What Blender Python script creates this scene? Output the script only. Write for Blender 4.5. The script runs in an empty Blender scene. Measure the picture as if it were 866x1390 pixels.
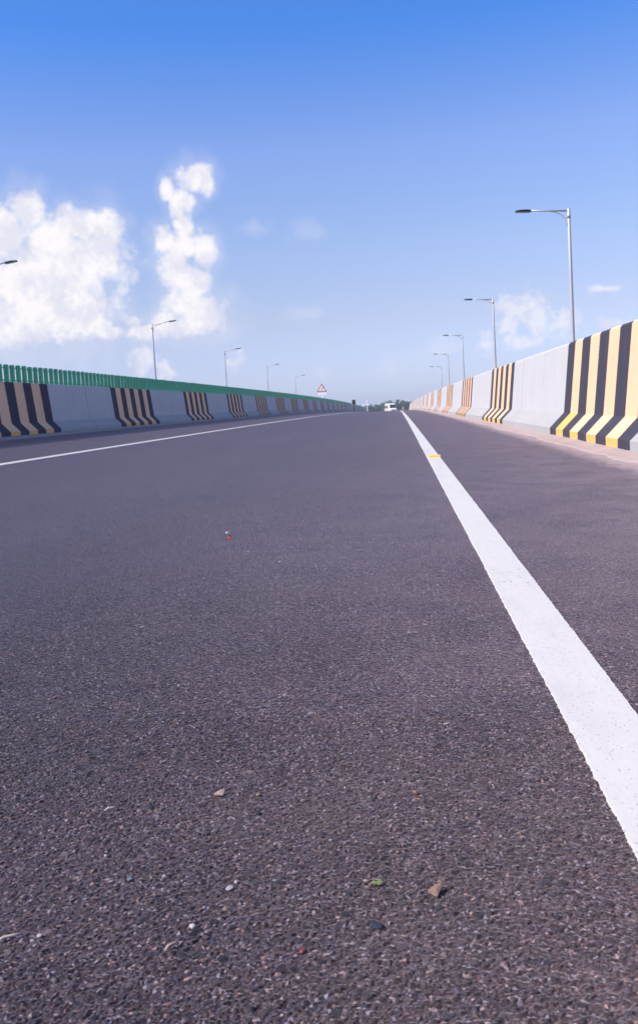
import bpy, math, random
import numpy as np
from mathutils import Vector, Matrix

random.seed(7)
rng = np.random.default_rng(7)
R = math.radians
scene = bpy.context.scene
COL = scene.collection

# ------------------------------------------------------------------ road geometry
H0, GR, CV, CH, KX = 0.573, 0.0102, 0.0000922, 0.0000168, 0.01
YB = 330.0
def zprof(y):
    y = np.asarray(y, float)
    zb = -H0 + GR*YB - CV*YB*YB/2
    sl = GR - CV*YB
    z = np.where(y < YB, -H0 + GR*y - CV*y*y/2, zb + sl*(y-YB))
    return np.maximum(z, -4.9)
def road_z(x, y):
    x = np.asarray(x, float)
    z = zprof(y) - KX*np.clip(x, -6, 3)
    return z + 0.085*np.clip(-5.08 - x, 0, 2.4)
def xshift(y):
    return -np.asarray(y, float)**2*CH/2
def P(x, y, dz=0.0):
    """point above the road plane (crossfall extended, no shoulder rise)"""
    return (float(x+xshift(y)), float(y), float(zprof(y) - KX*x + dz))

# ------------------------------------------------------------------ helpers
def mesh_obj(name, verts, faces, mats, parent=None, origin=None, mat_idx=None, smooth=False, uv=None):
    verts = np.asarray(verts, float).reshape(-1, 3)
    if origin is None:
        if parent is not None: origin = (0, 0, 0)
        else:
            mn, mx = verts.min(0), verts.max(0)
            origin = ((mn[0]+mx[0])/2, (mn[1]+mx[1])/2, mn[2])
    origin = np.asarray(origin, float)
    me = bpy.data.meshes.new(name)
    me.from_pydata((verts-origin).tolist(), [], [list(map(int, f)) for f in faces])
    if not isinstance(mats, (list, tuple)): mats = [mats]
    for m in mats: me.materials.append(m)
    if mat_idx is not None: me.polygons.foreach_set('material_index', np.asarray(mat_idx, np.int32))
    if smooth: me.polygons.foreach_set('use_smooth', np.ones(len(me.polygons), bool))
    me.update()
    o = bpy.data.objects.new(name, me)
    COL.objects.link(o)
    o.location = origin
    if parent is not None: o.parent = parent
    return o

def empty(name, loc, rz=0.0):
    o = bpy.data.objects.new(name, None)
    COL.objects.link(o)
    o.location = loc
    o.rotation_euler = (0, 0, rz)
    o.empty_display_size = 0.3
    return o

def tag(o, label=None, cat=None, group=None, kind=None):
    if label: o['label'] = label
    if cat: o['category'] = cat
    if group: o['group'] = group
    if kind: o['kind'] = kind
    return o

class MB:
    def __init__(s): s.v = []; s.f = []; s.m = []
    def add(s, v, f, m=0):
        b = len(s.v)
        s.v += [tuple(map(float, p)) for p in v]
        s.f += [tuple(i+b for i in q) for q in f]
        s.m += [m]*len(f)
    def box(s, c, d, m=0, rz=0.0, taper=1.0, bev=0.0):
        cx, cy, cz = c; dx, dy, dz = d[0]/2, d[1]/2, d[2]/2
        b = min(bev, dx*.9, dy*.9, dz*.9)
        ca, sa = math.cos(rz), math.sin(rz)
        rings = []
        def ring(hx, hy, z, cut):
            if cut > 0:
                pts = [(-hx+cut,-hy),(hx-cut,-hy),(hx,-hy+cut),(hx,hy-cut),(hx-cut,hy),(-hx+cut,hy),(-hx,hy-cut),(-hx,-hy+cut)]
            else:
                pts = [(-hx,-hy),(hx,-hy),(hx,hy),(-hx,hy)]
            return [(cx+x*ca-y*sa, cy+x*sa+y*ca, cz+z) for x, y in pts]
        if b > 0:
            rings = [ring(dx-b, dy-b, -dz, b*.5), ring(dx, dy, -dz+b, b), ring(dx*taper, dy*taper, dz-b, b), ring(dx*taper-b, dy*taper-b, dz, b*.5)]
        else:
            rings = [ring(dx, dy, -dz, 0), ring(dx*taper, dy*taper, dz, 0)]
        n = len(rings[0]); v = sum(rings, []); f = []
        for k in range(len(rings)-1):
            for i in range(n):
                j = (i+1) % n
                f.append((k*n+i, k*n+j, (k+1)*n+j, (k+1)*n+i))
        f.append(tuple(range(n-1, -1, -1))); f.append(tuple((len(rings)-1)*n+i for i in range(n)))
        s.add(v, f, m)
    def tube(s, pts, rad, n=10, m=0, cap=True):
        pts = [Vector(p) for p in pts]
        if not isinstance(rad, (list, tuple)): rad = [rad]*len(pts)
        v = []; f = []
        t0 = (pts[1]-pts[0]).normalized()
        up = Vector((0, 0, 1)) if abs(t0.z) < .9 else Vector((1, 0, 0))
        nrm = t0.cross(up).normalized()
        for k, p in enumerate(pts):
            t = ((pts[min(k+1, len(pts)-1)]-pts[max(k-1, 0)])).normalized()
            nrm = (nrm - t*nrm.dot(t)).normalized()
            bi = t.cross(nrm)
            for i in range(n):
                a = 2*math.pi*i/n
                v.append(p + (nrm*math.cos(a)+bi*math.sin(a))*rad[k])
        for k in range(len(pts)-1):
            for i in range(n):
                j = (i+1) % n
                f.append((k*n+i, k*n+j, (k+1)*n+j, (k+1)*n+i))
        if cap:
            f.append(tuple(range(n-1, -1, -1))); f.append(tuple((len(pts)-1)*n+i for i in range(n)))
        s.add(v, f, m)
    def prism(s, outline, axis, a, b, m=0):
        """outline: 2D points, extruded along axis between a and b"""
        def mk(p, t):
            if axis == 'x': return (t, p[0], p[1])
            if axis == 'y': return (p[0], t, p[1])
            return (p[0], p[1], t)
        n = len(outline)
        v = [mk(p, a) for p in outline]+[mk(p, b) for p in outline]
        f = [(i, (i+1) % n, n+(i+1) % n, n+i) for i in range(n)]
        f += [tuple(range(n-1, -1, -1)), tuple(range(n, 2*n))]
        s.add(v, f, m)
    def build(s, name, mats, parent=None, origin=None, smooth=False):
        o = mesh_obj(name, s.v, s.f, mats, parent, origin, s.m, smooth)
        import bmesh
        bm = bmesh.new(); bm.from_mesh(o.data)
        bmesh.ops.recalc_face_normals(bm, faces=bm.faces)
        bm.to_mesh(o.data); bm.free()
        return o

def copy_tree(o, parent=None):
    c = o.copy(); COL.objects.link(c); c.parent = parent
    for ch in list(o.children): copy_tree(ch, c)
    return c

# ------------------------------------------------------------------ material node helper
class NT:
    def __init__(s, tree): s.t = tree; s.n = tree.nodes; s.l = tree.links
    def node(s, typ, **kw):
        n = s.n.new(typ)
        for k, v in kw.items(): setattr(n, k, v)
        return n
    def put(s, sock, v):
        if isinstance(v, bpy.types.NodeSocket): s.l.new(v, sock)
        else: sock.default_value = v
    def math(s, op, a, b=0.0, c=0.0, clamp=False):
        n = s.node('ShaderNodeMath', operation=op, use_clamp=clamp)
        s.put(n.inputs[0], a); s.put(n.inputs[1], b)
        if len(n.inputs) > 2: s.put(n.inputs[2], c)
        return n.outputs[0]
    def vmath(s, op, a, b=(0, 0, 0)):
        n = s.node('ShaderNodeVectorMath', operation=op)
        s.put(n.inputs[0], a)
        if op not in ('LENGTH', 'NORMALIZE'): s.put(n.inputs[1], b)
        return n.outputs['Value'] if op in ('LENGTH', 'DOT_PRODUCT', 'DISTANCE') else n.outputs[0]
    def mix(s, f, a, b, blend='MIX'):
        n = s.node('ShaderNodeMix', data_type='RGBA', blend_type=blend)
        s.put(n.inputs[0], f)
        for i, v in ((6, a), (7, b)):
            if isinstance(v, tuple) and len(v) == 3: v = (*v, 1)
            s.put(n.inputs[i], v)
        return n.outputs[2]
    def noise(s, vec, scale, detail=4, rough=.55, dim='3D', out='Fac'):
        n = s.node('ShaderNodeTexNoise', noise_dimensions=dim)
        if vec is not None: s.l.new(vec, n.inputs['Vector'])
        n.inputs['Scale'].default_value = scale; n.inputs['Detail'].default_value = detail
        n.inputs['Roughness'].default_value = rough
        return n.outputs[out]
    def voro(s, vec, scale, dim='2D', feature='F1', rnd=1.0):
        n = s.node('ShaderNodeTexVoronoi', voronoi_dimensions=dim, feature=feature)
        s.l.new(vec, n.inputs['Vector']); n.inputs['Scale'].default_value = scale
        n.inputs['Randomness'].default_value = rnd
        return n
    def ramp(s, fac, stops, interp='LINEAR'):
        n = s.node('ShaderNodeValToRGB'); cr = n.color_ramp; cr.interpolation = interp
        while len(cr.elements) < len(stops): cr.elements.new(.5)
        for e, (p, c) in zip(cr.elements, stops):
            e.position = p; e.color = (*c, 1) if len(c) == 3 else c
        s.put(n.inputs[0], fac)
        return n.outputs[0]
    def smooth(s, v, lo, hi, a=0.0, b=1.0):
        n = s.node('ShaderNodeMapRange', interpolation_type='SMOOTHSTEP')
        s.put(n.inputs[0], v)
        for i, q in zip((1, 2, 3, 4), (lo, hi, a, b)): s.put(n.inputs[i], q)
        return n.outputs[0]

def material(name):
    m = bpy.data.materials.new(name); m.use_nodes = True
    t = NT(m.node_tree); b = m.node_tree.nodes['Principled BSDF']
    return m, t, b

def simple(name, col, rough=.6, metal=0.0, var=.12, scale=8.0, bump=0.0, spec=.5, detail=5):
    """painted / metal / plastic surface with slight tonal variation"""
    m, t, b = material(name)
    pos = t.node('ShaderNodeTexCoord').outputs['Object']
    n = t.noise(pos, scale, detail, .6)
    lo = tuple(c*(1-var) for c in col); hi = tuple(min(1, c*(1+var)) for c in col)
    t.l.new(t.mix(n, lo, hi), b.inputs['Base Color'])
    b.inputs['Roughness'].default_value = rough
    b.inputs['Metallic'].default_value = metal
    b.inputs['Specular IOR Level'].default_value = spec
    if bump:
        bn = t.node('ShaderNodeBump'); bn.inputs['Strength'].default_value = 1; bn.inputs['Distance'].default_value = bump
        t.l.new(t.noise(pos, scale*6, 5), bn.inputs['Height']); t.l.new(bn.outputs[0], b.inputs['Normal'])
    return m

# ------------------------------------------------------------------ materials
def make_asphalt():
    m, t, b = material('asphalt')
    pos = t.node('ShaderNodeNewGeometry').outputs['Position']
    warp = t.noise(pos, 60, 2, .5, '2D', 'Color')
    wp = t.vmath('ADD', pos, t.vmath('MULTIPLY', t.vmath('SUBTRACT', warp, (.5, .5, .5)), (.006, .006, 0)))
    # fine matrix: sand and bitumen
    v1 = t.voro(wp, 330); v2 = t.voro(wp, 620)
    r1 = t.node('ShaderNodeSeparateColor'); t.l.new(v1.outputs['Color'], r1.inputs[0])
    r2 = t.node('ShaderNodeSeparateColor'); t.l.new(v2.outputs['Color'], r2.inputs[0])
    fine = t.ramp(r1.outputs[0], [(0, (.006, .006, .010)), (.34, (.016, .014, .020)), (.5, (.044, .034, .040)), (.62, (.050, .048, .062)), (.80, (.115, .088, .088)), (.92, (.22, .185, .19)), (.965, (.50, .43, .41)), (1, (.80, .76, .75))])
    fine2 = t.ramp(r2.outputs[1], [(0, (.006, .006, .009)), (.45, (.026, .022, .028)), (.8, (.11, .09, .092)), (1, (.40, .35, .34))])
    col = t.mix(.42, fine, fine2)
    hue = t.ramp(r1.outputs[2], [(0, (.72, .95, 1.30)), (.3, (1, 1, 1)), (.6, (1, 1, 1)), (.82, (1.28, .98, .80)), (1, (1.45, 1.0, .72))])
    col = t.mix(.75, col, hue, 'MULTIPLY')
    # coarse stones
    v3 = t.voro(wp, 92)
    r3 = t.node('ShaderNodeSeparateColor'); t.l.new(v3.outputs['Color'], r3.inputs[0])
    size = t.math('MULTIPLY_ADD', r3.outputs[1], .28, .14)
    st = t.math('MULTIPLY', t.math('GREATER_THAN', r3.outputs[0], .60), t.smooth(t.math('SUBTRACT', size, v3.outputs['Distance']), 0, .05))
    stc = t.ramp(r3.outputs[2], [(0, (.009, .010, .018)), (.5, (.018, .022, .036)), (.74, (.055, .046, .048)), (.9, (.075, .062, .056)), (.965, (.13, .10, .088)), (1, (.28, .26, .25))])
    stc = t.mix(.25, stc, fine2)
    col = t.mix(t.math('MULTIPLY', st, .85), col, stc)
    v4 = t.voro(wp, 48)
    r4 = t.node('ShaderNodeSeparateColor'); t.l.new(v4.outputs['Color'], r4.inputs[0])
    st4 = t.math('MULTIPLY', t.math('GREATER_THAN', r4.outputs[0], .86), t.smooth(t.math('SUBTRACT', t.math('MULTIPLY_ADD', r4.outputs[1], .2, .12), v4.outputs['Distance']), 0, .04))
    st4c = t.ramp(r4.outputs[2], [(0, (.008, .010, .018)), (.6, (.012, .017, .030)), (.80, (.03, .04, .06)), (.90, (.10, .08, .075)), (.96, (.26, .22, .21)), (1, (.45, .42, .41))])
    col = t.mix(t.math('MULTIPLY', st4, .9), col, st4c)
    # patchy wear, bleeding bitumen, faint wheel paths
    sx = t.node('ShaderNodeSeparateXYZ'); t.l.new(pos, sx.inputs[0])
    big = t.noise(pos, .55, 4, .6); mid = t.noise(pos, 7, 4, .6)
    strt = t.vmath('MULTIPLY', pos, (1, .07, 1)); lane = t.noise(strt, 1.3, 3, .55)
    k = t.math('MULTIPLY', t.smooth(big, .3, .7, .92, 1.08), t.smooth(mid, .25, .75, .88, 1.12))
    k = t.math('MULTIPLY', k, t.smooth(lane, .3, .7, .93, 1.07))
    cv = t.node('ShaderNodeCombineColor')
    for i in range(3): t.l.new(k, cv.inputs[i])
    col = t.mix(1.0, col, cv.outputs[0], 'MULTIPLY')
    col = t.mix(1.0, col, (.69, .605, .66), 'MULTIPLY')
    # dust blown against the right-hand barrier
    dust = t.math('MULTIPLY', t.smooth(sx.outputs[0], -1.6, 2.1), t.smooth(t.noise(pos, 3.2, 5, .65), .2, .75))
    col = t.mix(t.math('MULTIPLY', dust, .5), col, (.22, .155, .15))
    rim = t.math('ADD', t.smooth(sx.outputs[0], 1.25, 1.95), t.math('MULTIPLY', t.math('SUBTRACT', t.noise(pos, 14, 6, .7), .5), 1.3))
    col = t.mix(t.smooth(rim, .35, .95, 0, .9), col, (.34, .26, .24))
    # a few darker oil or tar streaks
    oil = t.smooth(t.noise(t.vmath('MULTIPLY', pos, (1, .3, 1)), 1.9, 3, .5), .66, .76)
    col = t.mix(t.math('MULTIPLY', oil, .22), col, (.03, .027, .033))
    t.l.new(col, b.inputs['Base Color'])
    b.inputs['Roughness'].default_value = .6
    b.inputs['Specular IOR Level'].default_value = .26
    b.inputs['Diffuse Roughness'].default_value = 1.0
    b.inputs['Sheen Weight'].default_value = .30
    b.inputs['Sheen Roughness'].default_value = .22
    b.inputs['Sheen Tint'].default_value = (.95, .85, 1, 1)
    # relief: coarse and medium stones standing proud of the bitumen, with open pits between
    vm = t.voro(wp, 170)
    rm = t.node('ShaderNodeSeparateColor'); t.l.new(vm.outputs['Color'], rm.inputs[0])
    d3 = t.smooth(v3.outputs['Distance'], .16, .62, 1.0, 0.0)
    dm = t.smooth(vm.outputs['Distance'], .12, .60, 1.0, 0.0)
    h = t.math('MULTIPLY', d3, t.math('MULTIPLY_ADD', r3.outputs[1], .7, .3))
    h = t.math('ADD', h, t.math('MULTIPLY', dm, t.math('MULTIPLY_ADD', rm.outputs[0], .75, .15)))
    h = t.math('MAXIMUM', h, t.math('MULTIPLY', st4, 1.15))
    h = t.math('ADD', h, t.math('MULTIPLY', t.math('SUBTRACT', .6, v1.outputs['Distance']), .42))
    h = t.math('ADD', h, t.math('MULTIPLY', t.noise(pos, 480, 3, .7, '2D'), .35))
    dn = t.node('ShaderNodeDisplacement'); dn.inputs['Midlevel'].default_value = 0
    t.l.new(h, dn.inputs['Height'])
    # the open relief wears down away from the sunken near patch
    ax = t.math('ABSOLUTE', sx.outputs[0])
    sy = t.math('MULTIPLY', t.smooth(sx.outputs[1], 1.1, 3.9, 1, 0), t.smooth(ax, .85, 1.52, 1, 0))
    t.l.new(t.math('MULTIPLY', sy, .0018), dn.inputs['Scale'])
    bn = t.node('ShaderNodeBump'); bn.inputs['Strength'].default_value = .9; bn.inputs['Distance'].default_value = .0016
    t.l.new(h, bn.inputs['Height']); t.l.new(bn.outputs[0], b.inputs['Normal'])
    t.l.new(dn.outputs[0], m.node_tree.nodes['Material Output'].inputs['Displacement'])
    m.displacement_method = 'DISPLACEMENT'
    return m

def make_line_paint():
    m, t, b = material('thermoplastic_line_paint')
    pos = t.node('ShaderNodeNewGeometry').outputs['Position']
    n = t.noise(pos, 26, 6, .65); n2 = t.noise(pos, 260, 4, .7)
    col = t.mix(n, (.565, .53, .50), (.66, .62, .58))
    col = t.mix(t.smooth(n2, .62, .74), col, (.45, .43, .435))
    # pits and tyre scuffs
    v = t.voro(pos, 210)
    r = t.node('ShaderNodeSeparateColor'); t.l.new(v.outputs['Color'], r.inputs[0])
    pit = t.math('MULTIPLY', t.math('GREATER_THAN', r.outputs[0], .955), t.math('LESS_THAN', v.outputs['Distance'], .3))
    col = t.mix(t.math('MULTIPLY', pit, .75), col, (.16, .15, .16))
    sx = t.node('ShaderNodeSeparateXYZ'); t.l.new(pos, sx.inputs[0])
    band = t.math('MULTIPLY', t.smooth(sx.outputs[1], 2.55, 2.7), t.smooth(sx.outputs[1], 3.05, 2.8))
    sc = t.math('MULTIPLY', band, t.smooth(t.noise(t.vmath('MULTIPLY', pos, (90, 45, 1)), 1, 4, .6), .57, .66))
    sc = t.math('MULTIPLY', sc, t.smooth(t.noise(pos, 11, 2), .42, .6))
    col = t.mix(t.math('MULTIPLY', sc, .85), col, (.16, .145, .15))
    wear = t.smooth(t.noise(t.vmath('MULTIPLY', pos, (6, 1.1, 1)), 1.4, 5, .65), .48, .75)
    col = t.mix(t.math('MULTIPLY', wear, .30), col, (.40, .37, .36))
    thin = t.math('MULTIPLY', t.smooth(t.noise(pos, 150, 4, .75), .60, .68), t.smooth(t.noise(pos, 4.5, 4, .6), .42, .68))
    col = t.mix(t.math('MULTIPLY', thin, .65), col, (.15, .135, .14))
    t.l.new(col, b.inputs['Base Color']); b.inputs['Roughness'].default_value = .65
    bn = t.node('ShaderNodeBump'); bn.inputs['Strength'].default_value = .5; bn.inputs['Distance'].default_value = .0012
    t.l.new(t.math('ADD', n2, t.noise(pos, 90, 4)), bn.inputs['Height']); t.l.new(bn.outputs[0], b.inputs['Normal'])
    return m

def make_concrete(name, col, dirt=.35, streak=(.25, .22, .2)):
    m, t, b = material(name)
    pos = t.node('ShaderNodeNewGeometry').outputs['Position']
    n = t.noise(pos, 1.7, 6, .6); n2 = t.noise(pos, 38, 5, .65)
    c = t.mix(n, tuple(x*.9 for x in col), tuple(min(1, x*1.07) for x in col))
    c = t.mix(t.smooth(n2, .55, .8), c, tuple(x*.86 for x in col))
    st = t.noise(t.vmath('MULTIPLY', pos, (9, 9, .55)), 1, 5, .65)
    c = t.mix(t.math('MULTIPLY', t.smooth(st, .54, .78), dirt), c, streak)
    sp = t.noise(pos, 5, 6, .75)
    c = t.mix(t.math('MULTIPLY', t.smooth(sp, .64, .72), dirt*1.1), c, tuple(x*.7 for x in streak))
    t.l.new(c, b.inputs['Base Color']); b.inputs['Roughness'].default_value = .85
    b.inputs['Specular IOR Level'].default_value = .3
    bn = t.node('ShaderNodeBump'); bn.inputs['Strength'].default_value = .6; bn.inputs['Distance'].default_value = .004
    t.l.new(t.math('ADD', n2, t.math('MULTIPLY', t.noise(pos, 9, 3), 1.2)), bn.inputs['Height']); t.l.new(bn.outputs[0], b.inputs['Normal'])
    return m

M = {}
M['asphalt'] = make_asphalt()
M['line'] = make_line_paint()
M['concrete'] = make_concrete('pale_concrete', (.51, .495, .49), .36)
M['yellow'] = make_concrete('worn_yellow_paint', (.85, .525, .32), .3, (.5, .28, .16))
M['yellow_new'] = make_concrete('fresh_yellow_paint', (.80, .45, .13), .25, (.36, .2, .05))
M['black'] = make_concrete('worn_black_paint', (.048, .045, .066), .45, (.12, .11, .13))
M['concrete_foot'] = make_concrete('sun_dimmed_grimy_foot', (.40, .385, .375), .5, (.2, .17, .15))  # base colour darkened to offset strong sun on the sloped foot, plus grime
M['deck_side'] = make_concrete('weathered_concrete', (.33, .32, .30))
M['dust'] = make_concrete('pale_dust', (.40, .31, .285), .3, (.27, .21, .19))
M['green'] = simple('green_coated_sheet', (.015, .40, .18), .45, 0, .28, 3.0)
M['galv'] = simple('galvanised_steel', (.47, .455, .465), .5, .3, .12, 14)
M['lamp_dark'] = simple('dark_lamp_housing', (.02, .03, .035), .4, 0, .1)
M['lamp_glass'] = simple('led_cover', (.32, .34, .36), .15, 0, .05)
M['white_paint'] = simple('white_vehicle_paint', (.80, .79, .77), .28, 0, .04)
M['beige_paint'] = simple('cream_vehicle_paint', (.66, .50, .34), .35, 0, .06)
M['glass'] = simple('dark_glass', (.03, .05, .055), .08, 0, .05)
M['rubber'] = simple('tyre_rubber', (.025, .025, .027), .85, 0, .15)
M['chrome'] = simple('rim_metal', (.5, .5, .5), .3, .8, .05)
M['head'] = simple('headlight_lens', (.75, .75, .72), .12, 0, .03)
M['red'] = simple('red_sign_paint', (.55, .035, .05), .5, 0, .06)
M['sign_white'] = simple('white_sign_paint', (.80, .79, .78), .5, 0, .05)
M['sign_black'] = simple('black_sign_board', (.014, .015, .02), .55, 0, .1)
M['amber'] = simple('amber_reflector', (.82, .42, .015), .25, 0, .05)
M['stud_body'] = simple('stud_plastic', (.66, .62, .5), .5, 0, .08)
M['soil'] = None

def make_ground():
    m, t, b = material('grassy_ground')
    pos = t.node('ShaderNodeNewGeometry').outputs['Position']
    n = t.noise(pos, .02, 6, .6); n2 = t.noise(pos, .6, 6, .65)
    c = t.mix(t.smooth(n, .35, .65), (.055, .085, .028), (.12, .11, .06))
    c = t.mix(t.smooth(n2, .4, .7), c, (.04, .07, .02))
    t.l.new(c, b.inputs['Base Color']); b.inputs['Roughness'].default_value = .95
    return m
M['soil'] = make_ground()

def make_leaf(name, col):
    m, t, b = material(name)
    pos = t.node('ShaderNodeTexCoord').outputs['Object']
    n = t.noise(pos, .55, 4, .7)
    oi = t.node('ShaderNodeObjectInfo').outputs['Random']
    c = t.mix(n, tuple(x*.6 for x in col), tuple(x*1.45 for x in col))
    c = t.mix(t.math('MULTIPLY', oi, .5), c, (col[0]*.5, col[1]*.75, col[2]*1.1))
    t.l.new(c, b.inputs['Base Color']); b.inputs['Roughness'].default_value = .7
    return m
M['leaf'] = make_leaf('dark_foliage', (.035, .075, .030))
M['leaf2'] = make_leaf('mid_foliage', (.055, .10, .035))
M['bark'] = simple('bark', (.10, .075, .055), .9, 0, .3, 5, .01)

# ------------------------------------------------------------------ ground, deck, road
gv = []; gf = []
gx = [-3000, -1500, -400, -100, -40, 0, 40, 100, 400, 1500, 3000]
gy = [-600, -300, -100, 0, 100, 300, 500, 800, 1600, 3000, 5000]
for y in gy:
    for x in gx: gv.append((x, y, -5.0))
for j in range(len(gy)-1):
    for i in range(len(gx)-1):
        a = j*len(gx)+i; gf.append((a, a+1, a+1+len(gx), a+len(gx)))
tag(mesh_obj('ground', gv, gf, M['soil'], origin=(0, 0, -5)), kind='structure')

ys = np.concatenate([np.arange(-16, 40, 1.0), np.arange(40, 260, 2.5), np.arange(260, 720, 10.0)])
def strip(name, xs, ys, dzf, mat, kind='structure', origin=(0, 0, 0)):
    v = []; f = []; n = len(xs)
    for y in ys:
        s = float(xshift(min(y, 330)))
        for x in xs: v.append((x+s, y, float(road_z(x, y))+dzf(x, y)))
    for j in range(len(ys)-1):
        for i in range(n-1):
            a = j*n+i; f.append((a, a+1, a+1+n, a+n))
    o = mesh_obj(name, v, f, mat, origin=origin)
    return tag(o, kind=kind)
xs_road = [-24.2, -16, -9, -7.48, -6.5, -5.08, -3.5, -2, -1, 0, .6, 1.2, 1.7, 2.2, 3, 6, 9.6]
ROAD_TILES = [(-.98, .98, .56, 1.58, .0015), (-1.56, 1.56, 1.58, 4.2, .0031)]
def road_tile(x0, x1, y0, y1, sp):
    xs = np.linspace(x0, x1, int((x1-x0)/sp)+1); yy = np.linspace(y0, y1, int((y1-y0)/sp)+1)
    X, Y = np.meshgrid(xs, yy)
    Z = road_z(X, Y) + .0006
    X = X + xshift(Y)
    co_ = np.stack([X, Y, Z], -1).reshape(-1, 3).astype(np.float32)
    nx, ny = len(xs), len(yy)
    a = (np.arange(ny-1)[:, None]*nx + np.arange(nx-1)[None]).reshape(-1)
    loops = np.stack([a, a+1, a+1+nx, a+nx], 1).astype(np.int32).reshape(-1)
    me = bpy.data.meshes.new('road'); nf = len(a)
    me.vertices.add(len(co_)); me.vertices.foreach_set('co', co_.reshape(-1))
    me.loops.add(nf*4); me.loops.foreach_set('vertex_index', loops)
    me.polygons.add(nf); me.polygons.foreach_set('loop_start', np.arange(nf, dtype=np.int32)*4)
    me.polygons.foreach_set('use_smooth', np.ones(nf, bool))
    me.update(calc_edges=True); me.materials.append(M['asphalt'])
    o = bpy.data.objects.new('road', me); COL.objects.link(o)
    return tag(o, kind='structure')
# the far sheet leaves an opening where the finely modelled tiles lie
XS = sorted(set(xs_road + [-1.56, 1.56, -.98, .98])); YS = sorted(set(list(ys) + [.56, 1.58, 4.2]))
def road_sheet():
    v = []; f = []; n = len(XS)
    for y in YS:
        s_ = float(xshift(min(y, 330)))
        for x in XS: v.append((x+s_, y, float(road_z(x, y))))
    for j in range(len(YS)-1):
        for i in range(n-1):
            xm, ym = (XS[i]+XS[i+1])/2, (YS[j]+YS[j+1])/2
            if any(a < xm < b and c < ym < d_ for a, b, c, d_, _ in ROAD_TILES): continue
            a = j*n+i; f.append((a, a+1, a+1+n, a+n))
    return tag(mesh_obj('road', v, f, M['asphalt'], origin=(0, 0, 0)), kind='structure')
road_sheet()
for tl in ROAD_TILES: road_tile(*tl)

# bridge deck body under the asphalt
v = []; f = []
dys = np.concatenate([np.arange(-16, 330, 8.0), [470]])
for y in dys:
    s = float(xshift(min(y, 330))); z0 = float(zprof(y))
    for (x, z) in ((-24.6, .22), (-24.25, .22), (-24.25, -.05), (9.65, -.12), (9.65, .1), (10, .1), (10, -.9), (6, -1.5), (-20, -1.5), (-24.6, -.9)):
        v.append((x+s, y, z0+z-.02 if abs(z) < .5 else z0+z))
n = 10
for j in range(len(dys)-1):
    for i in range(n):
        k = (i+1) % n
        f.append((j*n+i, j*n+k, (j+1)*n+k, (j+1)*n+i))
f.append(tuple(range(n-1, -1, -1))); f.append(tuple((len(dys)-1)*n+i for i in range(n)))
tag(mesh_obj('bridge_deck', v, f, M['deck_side'], origin=(0, 0, 0)), kind='structure')

# painted edge lines: slightly raised thermoplastic with ragged edges
def edge_line(name, xc, w, y0, y1):
    yy = [y0]
    while yy[-1] < y1:
        y = yy[-1]
        yy.append(y + (.006 if y < 3 and name == 'edge_line' else .03 if y < 8 else .25 if y < 40 else 2.0))
    yy = np.array(yy); v = []; f = []
    N = len(yy)
    def rag(amp):
        a = np.convolve(rng.normal(0, 1, N+8), np.ones(3)/3, 'same')[:N]
        bb = np.repeat(rng.normal(0, 1, N//12+2), 12)[:N]
        return np.where(yy < 12, amp*(a*.75+bb*.08), 0)
    l, r = rag(.0015), rag(.0015)
    for i, y in enumerate(yy):
        s = float(xshift(min(y, 330)))
        xl, xr = xc-w/2+l[i]+s, xc+w/2+r[i]+s
        zl, zr = float(road_z(xc-w/2, y)), float(road_z(xc+w/2, y))
        t = .0058
        v += [(xl-.0015, y, zl-.003), (xl+.0012, y, zl+t), (xr-.0012, y, zr+t), (xr+.0015, y, zr-.003)]
    for i in range(N-1):
        a = i*4
        for k in range(3): f.append((a+k, a+k+1, a+5+k, a+4+k))
    return tag(mesh_obj(name, v, f, M['line'], origin=(0, 0, 0)), kind='structure')
edge_line('edge_line', .329, .129, -6, 330)
edge_line('edge_line', -5.08, .13, -6, 330)

# kerb ledge below the left barrier
def extrude_profile(prof, ys_, zf, close=False):
    """prof: list of (x,dz) ; returns verts/faces along the road"""
    v = []; f = []; n = len(prof)
    for y in ys_:
        s = float(xshift(y)); z0 = zf(y)
        for (x, dz) in prof: v.append((x+s, y, z0 - KX*x + dz))
    for j in range(len(ys_)-1):
        for i in range(n-1):
            f.append((j*n+i, j*n+i+1, (j+1)*n+i+1, (j+1)*n+i))
    return v, f
ky = np.concatenate([np.arange(-14, 60, 2.0), np.arange(60, 232, 4.0)])
kv, kf = extrude_profile([(-8.3, .25), (-7.66, .249), (-7.44, .228), (-7.425, .215), (-7.41, .05)], ky, lambda y: float(zprof(y)))
tag(mesh_obj('kerb', kv, kf, M['deck_side'], origin=(0, 0, 0)), kind='structure')

# dust and grit gathered along the foot of the right barrier
dv = []; df = []
dy = np.concatenate([np.arange(-10, 14, .05), np.arange(14, 45, .15), np.arange(45, 160, 1.0)])
w1 = np.cumsum(rng.normal(0, 1, len(dy))); w1 = w1 - np.convolve(w1, np.ones(60)/60, 'same'); w1 = w1/np.std(w1)
edge = 1.82 + .03*w1 + .018*rng.normal(0, 1, len(dy)) + .03*np.sin(dy*1.1)
for y, e in zip(dy, edge):
    s = float(xshift(y)); z0 = float(zprof(y))
    for k, q in enumerate((0, .12, .45, 1.0)):
        x = e + (2.06-e)*q
        hgt = (.0, .006, .018, .055)[k] + (rng.normal(0, .003) if 0 < k < 3 else 0)
        dv.append((x+s, y, float(road_z(x, y)) + hgt + .003*(k > 0) - .002*(k == 0)))
for j in range(len(dy)-1):
    for i in range(3):
        a = j*4+i; df.append((a, a+1, a+5, a+4))
tag(mesh_obj('roadside_dust', dv, df, M['dust'], origin=(0, 0, 0)), 'pale pinkish dust and grit along the foot of the right barrier', 'dust', kind='stuff')

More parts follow.
